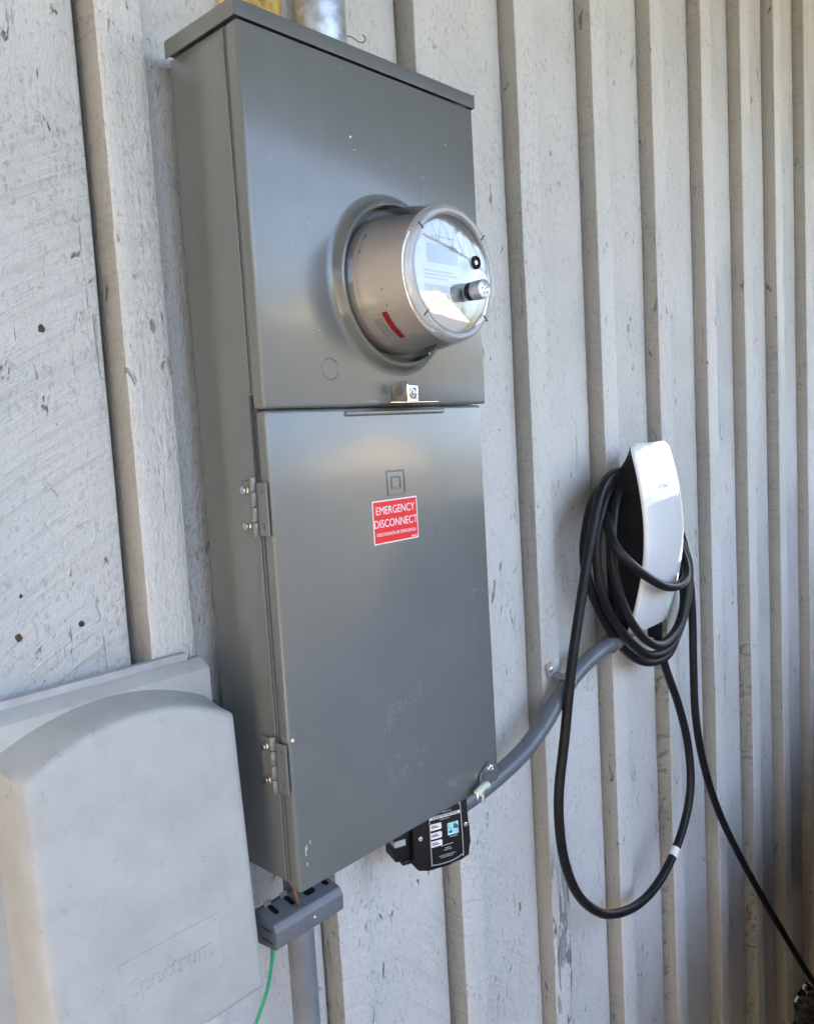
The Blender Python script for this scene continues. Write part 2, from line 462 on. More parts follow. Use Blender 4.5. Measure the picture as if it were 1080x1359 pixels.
struct(finish('far_hedge', bm, M['hedge'], smooth=False))

bm = bmesh.new()
for i in range(90):
    box(bm, -7+i*.2, -7+i*.2+.192, -5.62, -5.60, GZ, GZ+2.30+random.uniform(-.01, .01))
box(bm, -7, 11, -5.66, -5.62, GZ+.4, GZ+.5); box(bm, -7, 11, -5.66, -5.62, GZ+1.9, GZ+2.0)
struct(finish('blocker_fence', bm, M['fence'], smooth=False))  # unseen fence added to keep low reflections on the door dark
# car added out of view on the right to shade the lower wall
car = thing('shade_car', 'dark blue car added out of view to shade the lower right of the plank wall', 'car', (3.12, -1.36, GZ))
def side_outline(top):
    return top
hull = [(-2.25, .32), (-2.28, .62), (-2.15, .82), (-1.25, 1.12), (-.65, 1.72), (.9, 1.80), (1.95, 1.68), (2.2, 1.0), (2.25, .35)]
bm = bmesh.new()
rows = []
for yy, k, drop in ((-.90, .97, .10), (-.84, 1.0, 0), (.84, 1.0, 0), (.90, .97, .10)):
    rows.append([bm.verts.new((a*k, yy*(.86 if b > 1.2 else 1.0), b-(drop*.4 if b > .9 else 0))) for a, b in hull])
for a, b_ in zip(rows, rows[1:]):
    for q in range(len(a)-1): bm.faces.new((a[q], a[q+1], b_[q+1], b_[q]))
    bm.faces.new((a[-1], a[0], b_[0], b_[-1]))
bm.faces.new(rows[0]); bm.faces.new(rows[-1][::-1])
finish('body', bm, M['car_paint'], car, angle=25)
for wx in (-1.4, 1.4):
    for wy in (-.84, .84):
        bm = bmesh.new(); lathe(bm, [(.10, wy-.12), (.30, wy-.12), (.335, wy-.09), (.335, wy+.09), (.30, wy+.12), (.10, wy+.12)], wx, .335, 32)
        wh = finish('wheel', bm, M['rubber'], car)
        bm = bmesh.new(); lathe(bm, [(0, wy-.11), (.20, wy-.115), (.20, wy+.115), (0, wy+.11)], wx, .335, 20)
        finish('rim', bm, M['zinc'], wh)
bm = bmesh.new()
prism(bm, [(-1.10, 1.16), (-.60, 1.62), (.85, 1.68), (1.85, 1.58), (2.0, 1.16)], lambda a, b, d: (a, d, b), -.80, .80)
xform(bm.verts, Matrix.Translation((0, 0, .012)) @ Matrix.Diagonal((1.0, .99, 1.0, 1)))
finish('window', bm, M['car_glass'], car, smooth=False)

# ------------------------------------------------------------------ wall of boards and battens
PITCH = .2433
BX = [-.0804+PITCH*0, .1549, .4085, .6568, .9016, 1.1410, 1.3875, 1.6204, 1.8519]
BW = .0555; BT = .029
ext = []
x = BX[-1]
left_ext = [BX[0]-PITCH*k for k in range(12, 0, -1)]
right_ext = [BX[-1]+PITCH*k for k in range(1, 17)]
ALL = left_ext + BX + right_ext
WZ0, WZ1 = GZ+.02, RZ+.03
wall = thing('plank_wall', 'rough sawn white painted plank wall with narrow vertical battens behind all the equipment', 'wall', (0, 0, GZ))
WOFF = Vector((0, 0, -GZ))
def wall_mesh(name, cols, x_of, z0, z1, dz, mat, ci=None):
    """closed profile (x, y) list swept along z with a little wobble"""
    bm_ = bmesh.new(); n = int((z1-z0)/dz)+1
    rings = []
    for k in range(n+1):
        z = z0+(z1-z0)*k/n
        rings.append([bm_.verts.new(Vector(x_of(i, c, z))+WOFF) for i, c in enumerate(cols)])
    m = len(cols)
    for a, b in zip(rings, rings[1:]):
        for i in range(m):
            f_ = bm_.faces.new((a[i], a[(i+1) % m], b[(i+1) % m], b[i]))
            if ci is not None: f_.material_index = ci[i]
    bm_.faces.new(rings[0][::-1]); bm_.faces.new(rings[-1])
    return finish(name, bm_, mat, wall, smooth=True, angle=40)

bm = bmesh.new(); box(bm, ALL[0], ALL[-1]+.3, .022, .06, WZ0, WZ1)
xform(bm.verts, Matrix.Translation(WOFF)); finish('sheathing', bm, M['sheath'], wall, smooth=False)
for i, bx in enumerate(ALL):
    nxt = ALL[i+1] if i+1 < len(ALL) else bx+PITCH
    gap = random.choice((.0015, .003, .0045, .0055, .0065))
    if 10 < i: pass
    seed = random.random()*50
    x0 = bx+.012; x1 = nxt-gap
    er = .005+random.random()*.004                       # eased long edges
    prof = [(x0, .02), (x0, 0)] + [(x0+(x1-x0)*k/6, 0) for k in range(1, 6)] + [(x1-er, 0.0), (x1-er*.35, .0012), (x1, .0045), (x1, .02)]
    def fb(k, c, z, seed=seed, x1=x1):
        wob = .0007*noise.noise(Vector((c[0]*9, seed, z*3.1)))+.0005*noise.noise(Vector((c[0]*40, seed, z*22)))
        wx = .0011*noise.noise(Vector((seed, 3.3, z*5)))+.0007*noise.noise(Vector((seed, 7.7, z*38))) if c[0] > x1-.012 else 0
        return (c[0]+wx, c[1]+(wob if c[1] < .019 else 0), z)
    near = -.3 < bx < 2.2
    wall_mesh('board', prof, fb, WZ0, WZ1, .012 if near else .15, M['board'])
    bw = BW+random.uniform(-.002, .002); e = .0025
    # outline order: left edge, front, right edge, back.  Material 1 on the left edge
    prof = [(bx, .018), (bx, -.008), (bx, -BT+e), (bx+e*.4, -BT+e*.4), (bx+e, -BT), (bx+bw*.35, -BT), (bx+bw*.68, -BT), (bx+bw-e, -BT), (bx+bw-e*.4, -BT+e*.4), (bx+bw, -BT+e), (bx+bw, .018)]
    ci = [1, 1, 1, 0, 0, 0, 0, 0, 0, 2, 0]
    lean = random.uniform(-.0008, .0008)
    def fn(k, c, z, seed=seed, lean=lean):
        wx = .0014*noise.noise(Vector((seed, 1.1, z*3)))+.0008*noise.noise(Vector((seed, c[1]*30, z*45)))
        wy = .0009*noise.noise(Vector((c[0]*30, seed+9, z*6)))+.0005*noise.noise(Vector((c[0]*60, seed+9, z*50)))
        if c[1] > 0: wy = wx = 0
        return (c[0]+wx+lean*z, c[1]+wy, z)
    j = i-len(left_ext)
    front = M['batten_peel'] if j == 3 else M['batten']
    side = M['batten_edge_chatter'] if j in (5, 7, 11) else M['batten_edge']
    ob = wall_mesh('batten', prof, fn, WZ0, WZ1, .008 if near else .15, [front, side, M['batten']], ci)
    if j == 3: ob['label'] = 'batten with paint peeling off its lower end, left of the hanging cable loop'

# screw holes and a rust run in the left board
hr = random.Random(21)
for hx, hz, r in ((-.2052, -.5961, .0026), (-.1410, -.5953, .0022), (-.1522, -.2909, .0024), (-.1990, -.555, .0013)):
    bm = bmesh.new()
    lathe(bm, [(0, .0), (r*.6, -.0003), (r, -.0016), (r*1.25, -.0010), (r*1.5, .001)], hx, hz+WOFF.z, 14)
    for v in bm.verts:
        d = Vector((v.co.x-hx, 0, v.co.z-hz-WOFF.z)); k = 1+.45*noise.noise(Vector((v.co.x*900, hx*70, v.co.z*900)))
        v.co.x = hx+d.x*k; v.co.z = hz+WOFF.z+d.z*k*1.15
    finish('screw_head', bm, M['rust'], wall)

# ------------------------------------------------------------------ the meter panel
W_ = .363
panel = thing('meter_panel', 'tall grey enamelled steel electric meter panel with a hinged lower door and red sticker', 'electric panel', (0, 0, -.9))
PO = Matrix.Translation((0, 0, .9))
def pf(name, bm_, mat, parent=None, **k):
    xform(bm_.verts, PO); return finish(name, bm_, mat, parent or panel, **k)
bm = bmesh.new()
box(bm, .0015, .3655, -.1335, -BT-.0015, -.9005, -.002, .0015, 2)
pf('enclosure', bm, M['enamel'])
# folded lip that runs down the side of the box just behind the door
bm = bmesh.new(); box(bm, -.0012, .0010, -.1318, -.1275, -.898, -.453, .0006, 1); box(bm, -.0008, .0010, -.1318, -.1300, -.365, -.004, .0004, 1)
pf('side_lip', bm, M['enamel'])
bm = bmesh.new()      # rain cap: a lid with turned-down lips
cp = [(-BT-.001, .0175), (-.1520, .0165), (-.1550, .0152), (-.1560, .0125), (-.1560, -.0014), (-.1550, -.0014), (-.1550, .0025), (-BT-.001, .0025)]
prism(bm, cp, lambda a, b, d: (d, a, b), -.0022, .3720)
box(bm, -.0036, -.0021, -.1560, -BT-.001, -.0014, .0162, .0006, 1)
box(bm, .3719, .3735, -.1560, -BT-.001, -.0014, .0162, .0006, 1)
pf('rain_cap', bm, M['enamel_dark'])
bm = bmesh.new(); box(bm, -.0008, .3692, -.1548, -.1345, -.3833, -.0022, .004, 4)
pf('meter_cover', bm, M['enamel'])
bm = bmesh.new(); box(bm, .0012, .3600, -.1520, -.1345, -.9075, -.3845, .004, 4)
door = pf('door', bm, M['enamel'])
# pressed pull rib under the seam
bm = bmesh.new(); box(bm, .112, .2815, -.1552, -.150, -.3935, -.3880, .0016, 3)
pf('pull_rib', bm, M['enamel'], door)
# pressed square-in-square emblem
bm = bmesh.new()
def frame(bm_, x0, x1, z0, z1, t, y0, y1, bev):
    box(bm_, x0, x1, y0, y1, z1-t, z1, bev, 2); box(bm_, x0, x1, y0, y1, z0, z0+t, bev, 2)
    box(bm_, x0, x0+t, y0-.0001, y1, z0+t*.6, z1-t*.6, bev, 2); box(bm_, x1-t, x1, y0-.0001, y1, z0+t*.6, z1-t*.6, bev, 2)
frame(bm, .1725, .2040, -.4895, -.4590, .0022, -.1532, -.151, .0008)
frame(bm, .1800, .1965, -.4820, -.4665, .0020, -.1532, -.151, .0008)
pf('pressed_emblem', bm, M['enamel'], door)
# knockout ring and paint chip on the meter cover
bm = bmesh.new(); lathe(bm, [(.0125, -.1545), (.0122, -.1555), (.0113, -.1557), (.0106, -.1545)], .0925, -.3415, 40)
pf('knockout', bm, M['enamel'])
# punched dot marks low on the door
bm = bmesh.new(); rr = random.Random(3)
def dots(cx, cz, nx_, nz_, p=.0034, keep=.75):
    for a in range(nx_):
        for b_ in range(nz_):
            if rr.random() > keep: continue
            r = bmesh.ops.create_icosphere(bm, subdivisions=1, radius=.00085)
            for v in r['verts']: v.co = Vector((cx+a*p, -.1520, cz+b_*p)) + v.co*Vector((1, .7, 1)) if False else Vector((cx+a*p+v.co.x, -.1520+v.co.y*.7, cz+b_*p+v.co.z))
dots(.150, -.762, 4, 8, keep=.85); dots(.165, -.752, 6, 4, keep=.7); dots(.186, -.748, 5, 5, keep=.5); dots(.203, -.742, 4, 5, keep=.6)
dots(.144, -.770, 3, 2, keep=.6)
dots(.148, -.836, 3, 7, keep=.75); dots(.156, -.812, 5, 3, keep=.55); dots(.165, -.832, 6, 4, keep=.5); dots(.200, -.815, 5, 2, keep=.7); dots(.200, -.830, 5, 2, keep=.65); dots(.186, -.808, 4, 4, keep=.3)
o = pf('punched_mark', bm, M['punched'], door); o['kind'] = 'stuff'
# paint scratches
bm = bmesh.new()
for (x, z, a, b_) in ((.012, -.868, .0012, .010), (.014, -.862, .001, .006), (.013, -.880, .0014, .004), (.019, -.857, .001, .004)):
    box(bm, x, x+a, -.15225, -.1519, z, z+b_)
pf('paint_scratch', bm, M['pale_ink'], door, smooth=False)['kind'] = 'stuff'
bm = bmesh.new()
for (x, z, r_) in ((.145, -.085, .0016), (.262, -.148, .0011), (.150, -.098, .0005), (.05, -.21, .0005), (.31, -.06, .0006), (.08, -.30, .0005), (.335, -.33, .0006), (.03, -.13, .0004)):
    lathe(bm, [(r_, -.1546), (r_*.8, -.1553), (0, -.1556)], x, z, 9)
pf('paint_speck', bm, M['sticker_white'])['kind'] = 'stuff'
bm = bmesh.new(); lathe(bm, [(.0021, -.1518), (.0020, -.1530), (.0012, -.1538), (0, -.1540)], .0055, -.7355, 7)
pf('paint_blob', bm, M['sticker_white'], door)

# hinges on the left edge
def hinge(zt, dirty):
    h = pf('hinge', B(-.0035, -.0012, -.1505, -.1340, zt-.0625, zt-.006, .0006, 1), M['enamel'])      # door leaf
    bm_ = bmesh.new(); box(bm_, -.0032, .002, -.1265, -.1075, zt-.060, zt-.004, .0007, 1)
    pf('leaf', bm_, M['enamel'], h)
    n = 4; hh = .064/n
    for k in range(n):
        bm_ = bmesh.new(); z1 = zt-k*hh; z0 = z1-hh+.0009
        zlathe(bm_, [(0, z0), (.0037, z0), (.0040, z0+.0006), (.0040, z1-.0006), (.0037, z1), (0, z1)], -.0042, -.1300, 16)
        pf('knuckle', bm_, M['enamel'], h)
    for dz in (.014, .052):
        bm_ = bmesh.new()
        prof_ = [(.0052, .0), (.0052, .0012), (.0045, .0016), (.0045, .0042), (.0038, .0050), (0, .0052)]
        # axis along -x
        rings = []
        for r_, d in prof_:
            if r_ == 0: rings.append([bm_.verts.new((-.0032-d, -.1158, zt-dz))])
            else: rings.append([bm_.verts.new((-.0032-d, -.1158+r_*math.cos(2*PI*i/14), zt-dz+r_*math.sin(2*PI*i/14))) for i in range(14)])
        for a, b_ in zip(rings, rings[1:]):
            for i in range(14):
                jx = (i+1) % 14
                if len(b_) == 1: bm_.faces.new((a[i], a[jx], b_[0]))
                else: bm_.faces.new((a[i], a[jx], b_[jx], b_[i]))
        pf('screw', bm_, M['zinc'], h)
    bm_ = bmesh.new(); box(bm_, -.0039, -.0033, -.1440, -.1425, zt-.017, zt-.0135); box(bm_, -.0039, -.0033, -.1440, -.1425, zt-.055, zt-.0485)
    pf('leaf_slot', bm_, M['ink'], h, smooth=False)['kind'] = 'stuff'
    return h
hinge(-.4525, False); hinge(-.7330, True)
# slot in the side, just above the upper hinge
bm = bmesh.new(); box(bm, -.0006, .001, -.1338, -.1296, -.452, -.368)
pf('side_slot', bm, M['ink'], smooth=False)

# latch at the seam
bm = bmesh.new(); box(bm, .1590, .2420, -.1800, -.1540, -.3812, -.3796, .0005, 1)
latch = pf('seam_latch', bm, M['steel'])
bm = bmesh.new()
prism(bm, [(-.1556, -.3797), (-.1800, -.3797), (-.1800, -.3600), (-.1770, -.3556), (-.1590, -.3556), (-.1556, -.3600)], lambda a, b, d: (d, a, b), .1868, .1892)
pf('upright_tab', bm, M['zinc'], latch, smooth=False)
bm = bmesh.new(); prism(bm, [(-.1680+.0062*math.cos(2*PI*k/20), -.3660+.0062*math.sin(2*PI*k/20)) for k in range(20)], lambda a, b, d: (d, a, b), .1863, .1897)
pf('tab_hole', bm, M['enamel_dark'], latch)
bm = bmesh.new(); box(bm, .1975, .2175, -.1700, -.1560, -.3797, -.3590, .0018, 2)
pf('lock_block', bm, M['steel'], latch)
bm = bmesh.new(); lathe(bm, [(.0062, -.1695), (.0064, -.1712), (.0052, -.1716), (.0048, -.1702), (.0034, -.1703), (.0030, -.1722), (.0012, -.1726), (0, -.1718)], .2080, -.3690, 24)
pf('lock_screw', bm, M['zinc'], latch)
bm = bmesh.new(); lathe(bm, [(.0062, -.17055), (.0047, -.1706)], .2080, -.3690, 24)
pf('lock_recess', bm, M['ink'], latch)

# bent hasp at the lower right corner of the door
bm = bmesh.new()
ax = R(40)
def hasp_pt(a, b, d):    # a along the arm, b up, d thickness outward
    return (a, -.1535-d, b)
prism(bm, [(.3140, -.8905), (.3420, -.8905), (.3455, -.8850), (.3455, -.8790), (.3350, -.8705), (.3180, -.8810)], hasp_pt, .0005, .0022)
hasp = pf('hasp', bm, M['zinc'], smooth=False)
bm = bmesh.new()
pts = [(.2960, -.1600, -.9080), (.3140, -.1560, -.8905), (.3180, -.1560, -.8810), (.3000, -.1620, -.9000)]
prism(bm, [(.2870, -.9060), (.2990, -.9100), (.3150, -.8915), (.3180, -.8815)], lambda a, b, d: (a, -.1575-d-(.3180-a)*.25, b), 0, .0016)
pf('hasp_arm', bm, M['zinc'], hasp, smooth=False)
bm = bmesh.new(); lathe(bm, [(.0052, -.1555), (.0052, -.1575), (.0042, -.1580), (.0034, -.1570), (.0030, -.1555)], .3370, -.8810, 20)
pf('rivet', bm, M['steel'], hasp)
bm = bmesh.new(); lathe(bm, [(.0034, -.15585), (0, -.15585)], .3370, -.8810, 14)
pf('rivet_hole', bm, M['ink'], hasp)

# red sticker
stk = pf('warning_sticker', B(.1455, .2225, -.15235, -.1518, -.5450, -.4935), M['sticker_white'], smooth=False)
stk['label'] = 'red emergency disconnect sticker with white border and white capitals on the grey door'
pf('red_field', B(.1470, .2210, -.15260, -.1522, -.5435, -.4950), M['red'], stk, smooth=False)
text('lettering', 'EMERGENCY', .0135, PO @ facing(.1838, -.1527, -.5060), M['sticker_white'], stk, .0001, sx=.87, weight=0.0)
text('lettering', 'DISCONNECT', .0135, PO @ facing(.1838, -.1527, -.5215), M['sticker_white'], stk, .0001, sx=.87, weight=0.0)
text('lettering', 'DESCONEXIÓN DE EMERGENCIA', .0054, PO @ facing(.1840, -.1527, -.5340), M['sticker_white'], stk, .0001, sx=.84, weight=0.0)
pf('small_print', B(.2095, .2195, -.15275, -.1525, -.5422, -.5410), M['sticker_white'], stk, smooth=False)

# conduit hub on the cap
# ------------------------------------------------------------------ the meter itself
MX, MZ = .2000, -.2440
meter = thing('electric_meter', 'round electric meter under a clear plastic dome on the upper half of the grey panel', 'meter', (MX, -.154, MZ))
MO = Matrix.Translation((-MX, .154, -MZ))
def mf(name, bm_, mat, parent=None, **k):
    xform(bm_.verts, MO); return finish(name, bm_, mat, parent or meter, **k)
bm = bmesh.new(); lathe(bm, [(.1070, -.1546), (.1030, -.1550), (.1000, -.1557), (.0978, -.1568), (.0967, -.1585), (.0957, -.1650), (.0943, -.1688), (.0920, -.1698), (.0900, -.1690), (.0890, -.1660), (.0886, -.1600)], MX, MZ, 96)
mf('socket_ring', bm, M['enamel'])
bm = bmesh.new(); lathe(bm, [(.0790, -.1560), (.0790, -.1700), (.0765, -.1730), (.0700, -.2290), (.0665, -.2330), (0, -.2330)], MX, MZ, 96)
body = mf('meter_body', bm, M['taupe'])
bm = bmesh.new()
for k in range(3):
    a = R(20+k*120)
bm.free()
# vent slots and little marks round the drum
for a, y, l in ((200, -.205, .010), (182, -.172, .002), (215, -.172, .002), (150, -.174, .012)):
    ar = R(a); rad = .0752-(abs(y)-.173)*.116
    m_ = Matrix.Translation((MX+rad*math.cos(ar), y, MZ+rad*math.sin(ar))) @ Matrix.Rotation(-ar, 4, 'Y')
    bm = bmesh.new(); box(bm, -.0006, .0009, -.0007, .0007, -l, l, mat=m_)
    mf('drum_mark', bm, M['ink'], body, smooth=False)
bm = bmesh.new(); lathe(bm, [(.0632, -.2340), (.0632, -.2352), (.0622, -.2356), (0, -.2356)], MX, MZ, 72)
face = mf('nameplate', bm, M['meter_face'], smooth=True)
bm = bmesh.new(); box(bm, MX-.030, MX+.022, -.2366, -.2358, MZ+.012, MZ+.032, .0003, 1); mf('display_window', bm, M['lcd'], face)
bm = bmesh.new()
rr = random.Random(5); xx = MX-.036
while xx < MX+.016:
    wd = rr.choice((.0006, .0006, .001, .0016)); box(bm, xx, xx+wd, -.2361, -.2357, MZ-.020, MZ-.012); xx += wd+rr.choice((.0006, .001, .0014))
mf('barcode', bm, M['grey_ink'], face, smooth=False)['kind'] = 'stuff'
bm = bmesh.new()
for zz, x0, x1 in ((.002, -.036, .012), (-.002, -.036, .020), (-.006, -.036, .004), (.040, -.020, .018), (-.030, -.028, .020), (-.034, -.028, .010)):
    box(bm, MX+x0, MX+x1, -.2361, -.2357, MZ+zz, MZ+zz+.0016)
mf('fine_print', bm, M['grey_ink'], face, smooth=False)['kind'] = 'stuff'
# clear dome with a thick rounded front rim
bm = bmesh.new()
lathe(bm, [(.0900, -.1640), (.0885, -.1720), (.0850, -.1745), (.0835, -.1790), (.0765, -.2370), (.0752, -.2410)], MX, MZ, 112)
cover = mf('dome', bm, M['clear'])
bm = bmesh.new()
lathe(bm, [(.0752, -.2410), (.0742, -.2455), (.0712, -.2492), (.0680, -.2500), (.0650, -.2490), (.0636, -.2470), (.0636, -.2440), (.0700, -.2400), (.0745, -.2395)], MX, MZ, 112)
mf('dome_rim', bm, M['clear_rim'], cover)
bm = bmesh.new(); lathe(bm, [(.0636, -.2470), (.0600, -.2476), (0, -.2482)], MX, MZ, 112)
mf('dome_front', bm, M['clear_front'], cover)
bm = bmesh.new(); lathe(bm, [(.0645, -.2442), (.0640, -.2466), (.0625, -.2466), (.0620, -.2442)], MX, MZ, 96)
mf('gasket', bm, M['grey_ink'], cover)
for a in (40, 140, 222, 318):
    ar = R(a); m_ = Matrix.Translation((MX+.0690*math.cos(ar), -.2440, MZ+.0690*math.sin(ar))) @ Matrix.Rotation(-ar, 4, 'Y')
    bm = bmesh.new(); box(bm, -.0045, .0046, -.0066, -.0045, -.0006, .0006, .0002, 1, mat=m_)
    mf('rim_lug', bm, M['ink'], cover, smooth=False)
# optical port and reset plug standing out of the dome front
bm = bmesh.new(); lathe(bm, [(.0075, -.2478), (.0075, -.2500), (.0066, -.2508), (.0052, -.2500), (.0046, -.2485), (0, -.2485)], .2392, -.2285, 28)
pt_ = mf('optical_port', bm, M['black'], cover)
bm = bmesh.new(); lathe(bm, [(.0028, -.2484), (.0024, -.2496), (0, -.2499)], .2392, -.2285, 14)
mf('port_lens', bm, M['zinc'], pt_)
KX, KZ = .2262, -.2620
bm = bmesh.new(); lathe(bm, [(.0100, -.2478), (.0100, -.2510), (.0092, -.2520), (.0092, -.2545)], KX, KZ, 32)
kn = mf('reset_plug', bm, M['black'], cover)
bm = bmesh.new(); lathe(bm, [(.0098, -.2545), (.0106, -.2552), (.0106, -.2690), (.0088, -.2700), (0, -.2700)], KX, KZ, 32)
mf('plug_cap', bm, M['galv'], kn)
bm = bmesh.new()
for a in (30, 102, 174, 246, 318):
    lathe(bm, [(.0018, -.26995), (.0018, -.2703), (0, -.2703)], KX+.0050*math.cos(R(a)), KZ+.0050*math.sin(R(a)), 10)
lathe(bm, [(.0016, -.26995), (.0016, -.2703), (0, -.2703)], KX, KZ, 10)
mf('plug_dimple', bm, M['grey_ink'], kn)
# caution label wrapped on the drum
def wrap(name, a0, a1, y0, y1, dr, mat, parent):
    bm_ = bmesh.new(); n = 14; rows = []
    for y in (y0, y1):
        rad = .0765-(abs(y)-.173)*.116+dr
        rows.append([bm_.verts.new((MX+rad*math.cos(R(a0+(a1-a0)*k/n)), y, MZ+rad*math.sin(R(a0+(a1-a0)*k/n)))) for k in range(n+1)])
    for k in range(n): bm_.faces.new((rows[0][k], rows[0][k+1], rows[1][k+1], rows[1][k]))
    bmesh.ops.solidify(bm_, geom=bm_.faces[:], thickness=.0002)
    return mf(name, bm_, mat, parent)
lb = wrap('caution_label', 211, 243, -.177, -.203, .0006, M['sticker_white'], body)
wrap('label_header', 212, 242, -.1950, -.2024, .0009, M['red'], lb)
for y in (-.1815, -.1845, -.1875, -.1905): wrap('label_line', 216, 236, y, y-.0009, .0009, M['grey_ink'], lb)

# ------------------------------------------------------------------ conduits
def conduit_hub():
    t = thing('rigid_conduit', 'galvanised steel conduit rising from the top of the grey meter panel', 'conduit', (.205, -.066, .018))
    O_ = Matrix.Translation((-.205, .066, -.018))
    cx, cy = .1925, -.0680
    bm_ = bmesh.new(); zlathe(bm_, [(0, .0185), (.0345, .0185), (.0345, .030), (.0335, .036), (.0320, .0365)], cx, cy, 48)
    xform(bm_.verts, O_); finish('hub', bm_, M['enamel_dark'], t)
    bm_ = bmesh.new(); zlathe(bm_, [(.0325, .0362), (.0335, .040), (.0325, .0445), (.0310, .0452)], cx, cy, 48)
    xform(bm_.verts, O_); finish('rusty_ring', bm_, M['rust'], t)
    bm_ = bmesh.new(); zlathe(bm_, [(0, .044), (.0302, .044), (.0302, 1.02), (0, 1.02)], cx, cy, 48)
    xform(bm_.verts, O_); finish('pipe', bm_, M['galv'], t)
    for a in (-60, -120, 180):
        x_, y_ = cx+.037*math.cos(R(a)), cy+.037*math.sin(R(a))
        bm_ = bmesh.new(); zlathe(bm_, [(0, .0186), (.0042, .0186), (.0042, .0226), (.0034, .0238), (0, .0240)], x_, y_, 6)
        xform(bm_.verts, O_); finish('bolt', bm_, M['zinc'], t)
conduit_hub()
bm = bmesh.new(); tube(bm, [(.0655, -.0620, -.8985), (.0655, -.0620, -1.4), (.0655, -.0620, GZ)], .0168, 28, 1, smooth=False)
tag(finish('pvc_conduit', bm, M['pvc']), 'straight grey plastic conduit dropping to the ground beneath the meter panel', 'conduit')
EVC = [(.30, -.0600, -.9790), (.3621, -.0600, -.9771), (.4354, -.0600, -.9710), (.5373, -.0600, -.9520), (.6056, -.0600, -.9225), (.6499, -.0600, -.8935), (.6981, -.0600, -.8660), (.7717, -.0600, -.8440), (.8454, -.0600, -.8335), (.9156, -.0580, -.8260), (.950, -.054, -.805)]
bm = bmesh.new(); tube(bm, EVC, .0150, 24, 8)
ec = tag(finish('bent_conduit', bm, M['pvc_dark']), 'bent dark grey conduit curving from the meter panel up to the car charger', 'conduit')
bm = bmesh.new()
tube(bm, [(.836, -.0600, -.8352), (.862, -.0596, -.8322)], .0185, 24, 1, smooth=False)
finish('coupling', bm, M['pvc_dark'], ec)
# strap
st = thing('conduit_strap', 'small zinc strap screwed to a batten and holding the bent conduit', 'strap', (.690, -.03, -.866))
SO = Matrix.Translation((-.690, .03, .866))
d_ = (Vector(EVC[7])-Vector(EVC[5])).normalized(); perp = Vector((-d_.z, 0, d_.x))
cen = Vector((.6850, -.0600, -.8722))
bm = bmesh.new()
rows = []
for s in (-.0085, .0085):
    row = []
    for k in range(15):
        a = PI*k/14
        row.append(bm.verts.new(cen+d_*s+perp*(.0162*math.cos(a))+Vector((0, -.0162*math.sin(a), 0))))
    row.insert(0, bm.verts.new(cen+d_*s+perp*.0162+Vector((0, .028, 0))))
    rows.append(row)
for k in range(len(rows[0])-1): bm.faces.new((rows[0][k], rows[0][k+1], rows[1][k+1], rows[1][k]))
bmesh.ops.solidify(bm, geom=bm.faces[:], thickness=.0014)
box(bm, -.0085, .0085, .0150, .0380, -.0012, .0012, .0004, 1, mat=Matrix.Translation(cen+Vector((0, .0265, 0))) @ Matrix((d_.to_tuple()+(0,), perp.to_tuple()+(0,), (0, 1, 0, 0), (0, 0, 0, 1))).transposed())
xform(bm.verts, SO); finish('band', bm, M['strap'], st)
c2 = cen+perp*.0275
bm = bmesh.new(); lathe(bm, [(.0055, -.0340), (.0050, -.0368), (.0025, -.0380), (0, -.0382)], c2.x, c2.z, 16)
xform(bm.verts, SO); finish('screw', bm, M['zinc'], st)
# thin stray wire by the hub
bm = bmesh.new(); tube(bm, [(.2220, -.066, .074), (.2360, -.060, .082), (.2491, -.05, .0905), (.2609, -.05, .0925), (.27, -.05, .0905), (.2781, -.05, .0905), (.2852, -.05, .0945), (.2857, -.05, .0995), (.281, -.05, .1010)], .0007, 6, 6)
tag(finish('stray_wire', bm, M['rust']), 'thin curled wire sticking out beside the galvanised conduit', 'wire')
# expanding foam in the gap beside the conduit
bm = bmesh.new(); r = bmesh.ops.create_icosphere(bm, subdivisions=5, radius=1.0)
for v in r['verts']:
    k = 1+.22*noise.noise(v.co*2.2)+.10*noise.noise(v.co*6)+.05*noise.noise(v.co*15)
    v.co = Vector((.135+v.co.x*.042*k, -.012+v.co.y*.022*k, .105+v.co.z*.050*k))
tag(finish('expanding_foam', bm, M['foam'], smooth=True), 'yellow expanding foam on the wall left of the galvanised conduit', 'foam')

# ------------------------------------------------------------------ utility box, lower left
ub = thing('utility_box', 'weathered pale grey plastic utility box with a domed top, left of the meter panel', 'utility box', (-.15, -.03, -1.03))
UO = Matrix.Translation((.15, .03, 1.03))
def uf(name, bm_, mat, parent=None, **k):
    xform(bm_.verts, UO); return finish(name, bm_, mat, parent or ub, **k)
uf('mounting_rail', B(-.46, -.0440, -.0400, -.0305, -.6520, -.6435, .0006, 1), M['rail'])
bm = bmesh.new(); prism(bm, [(-.0306, -.6520), (-.0405, -.6515), (-.0560, -.6600), (-.0575, -.6620), (-.0575, -1.035), (-.0306, -1.035)], lambda a, b, d: (d, a, b), -.296, -.0285)
uf('back_plate', bm, M['util'], angle=25)
UX0, UX1 = -.2545, -.0345
def arch_pts(x0, x1, z0, zc, rise, n=22):
    pts_ = [(x0, z0), (x1, z0)]
    for k in range(n+1):
        t = k/n; x_ = x1+(x0-x1)*t
        pts_.append((x_, zc+rise*(1-(2*t-1)**2)))
    return pts_
bm = bmesh.new()
loops = []
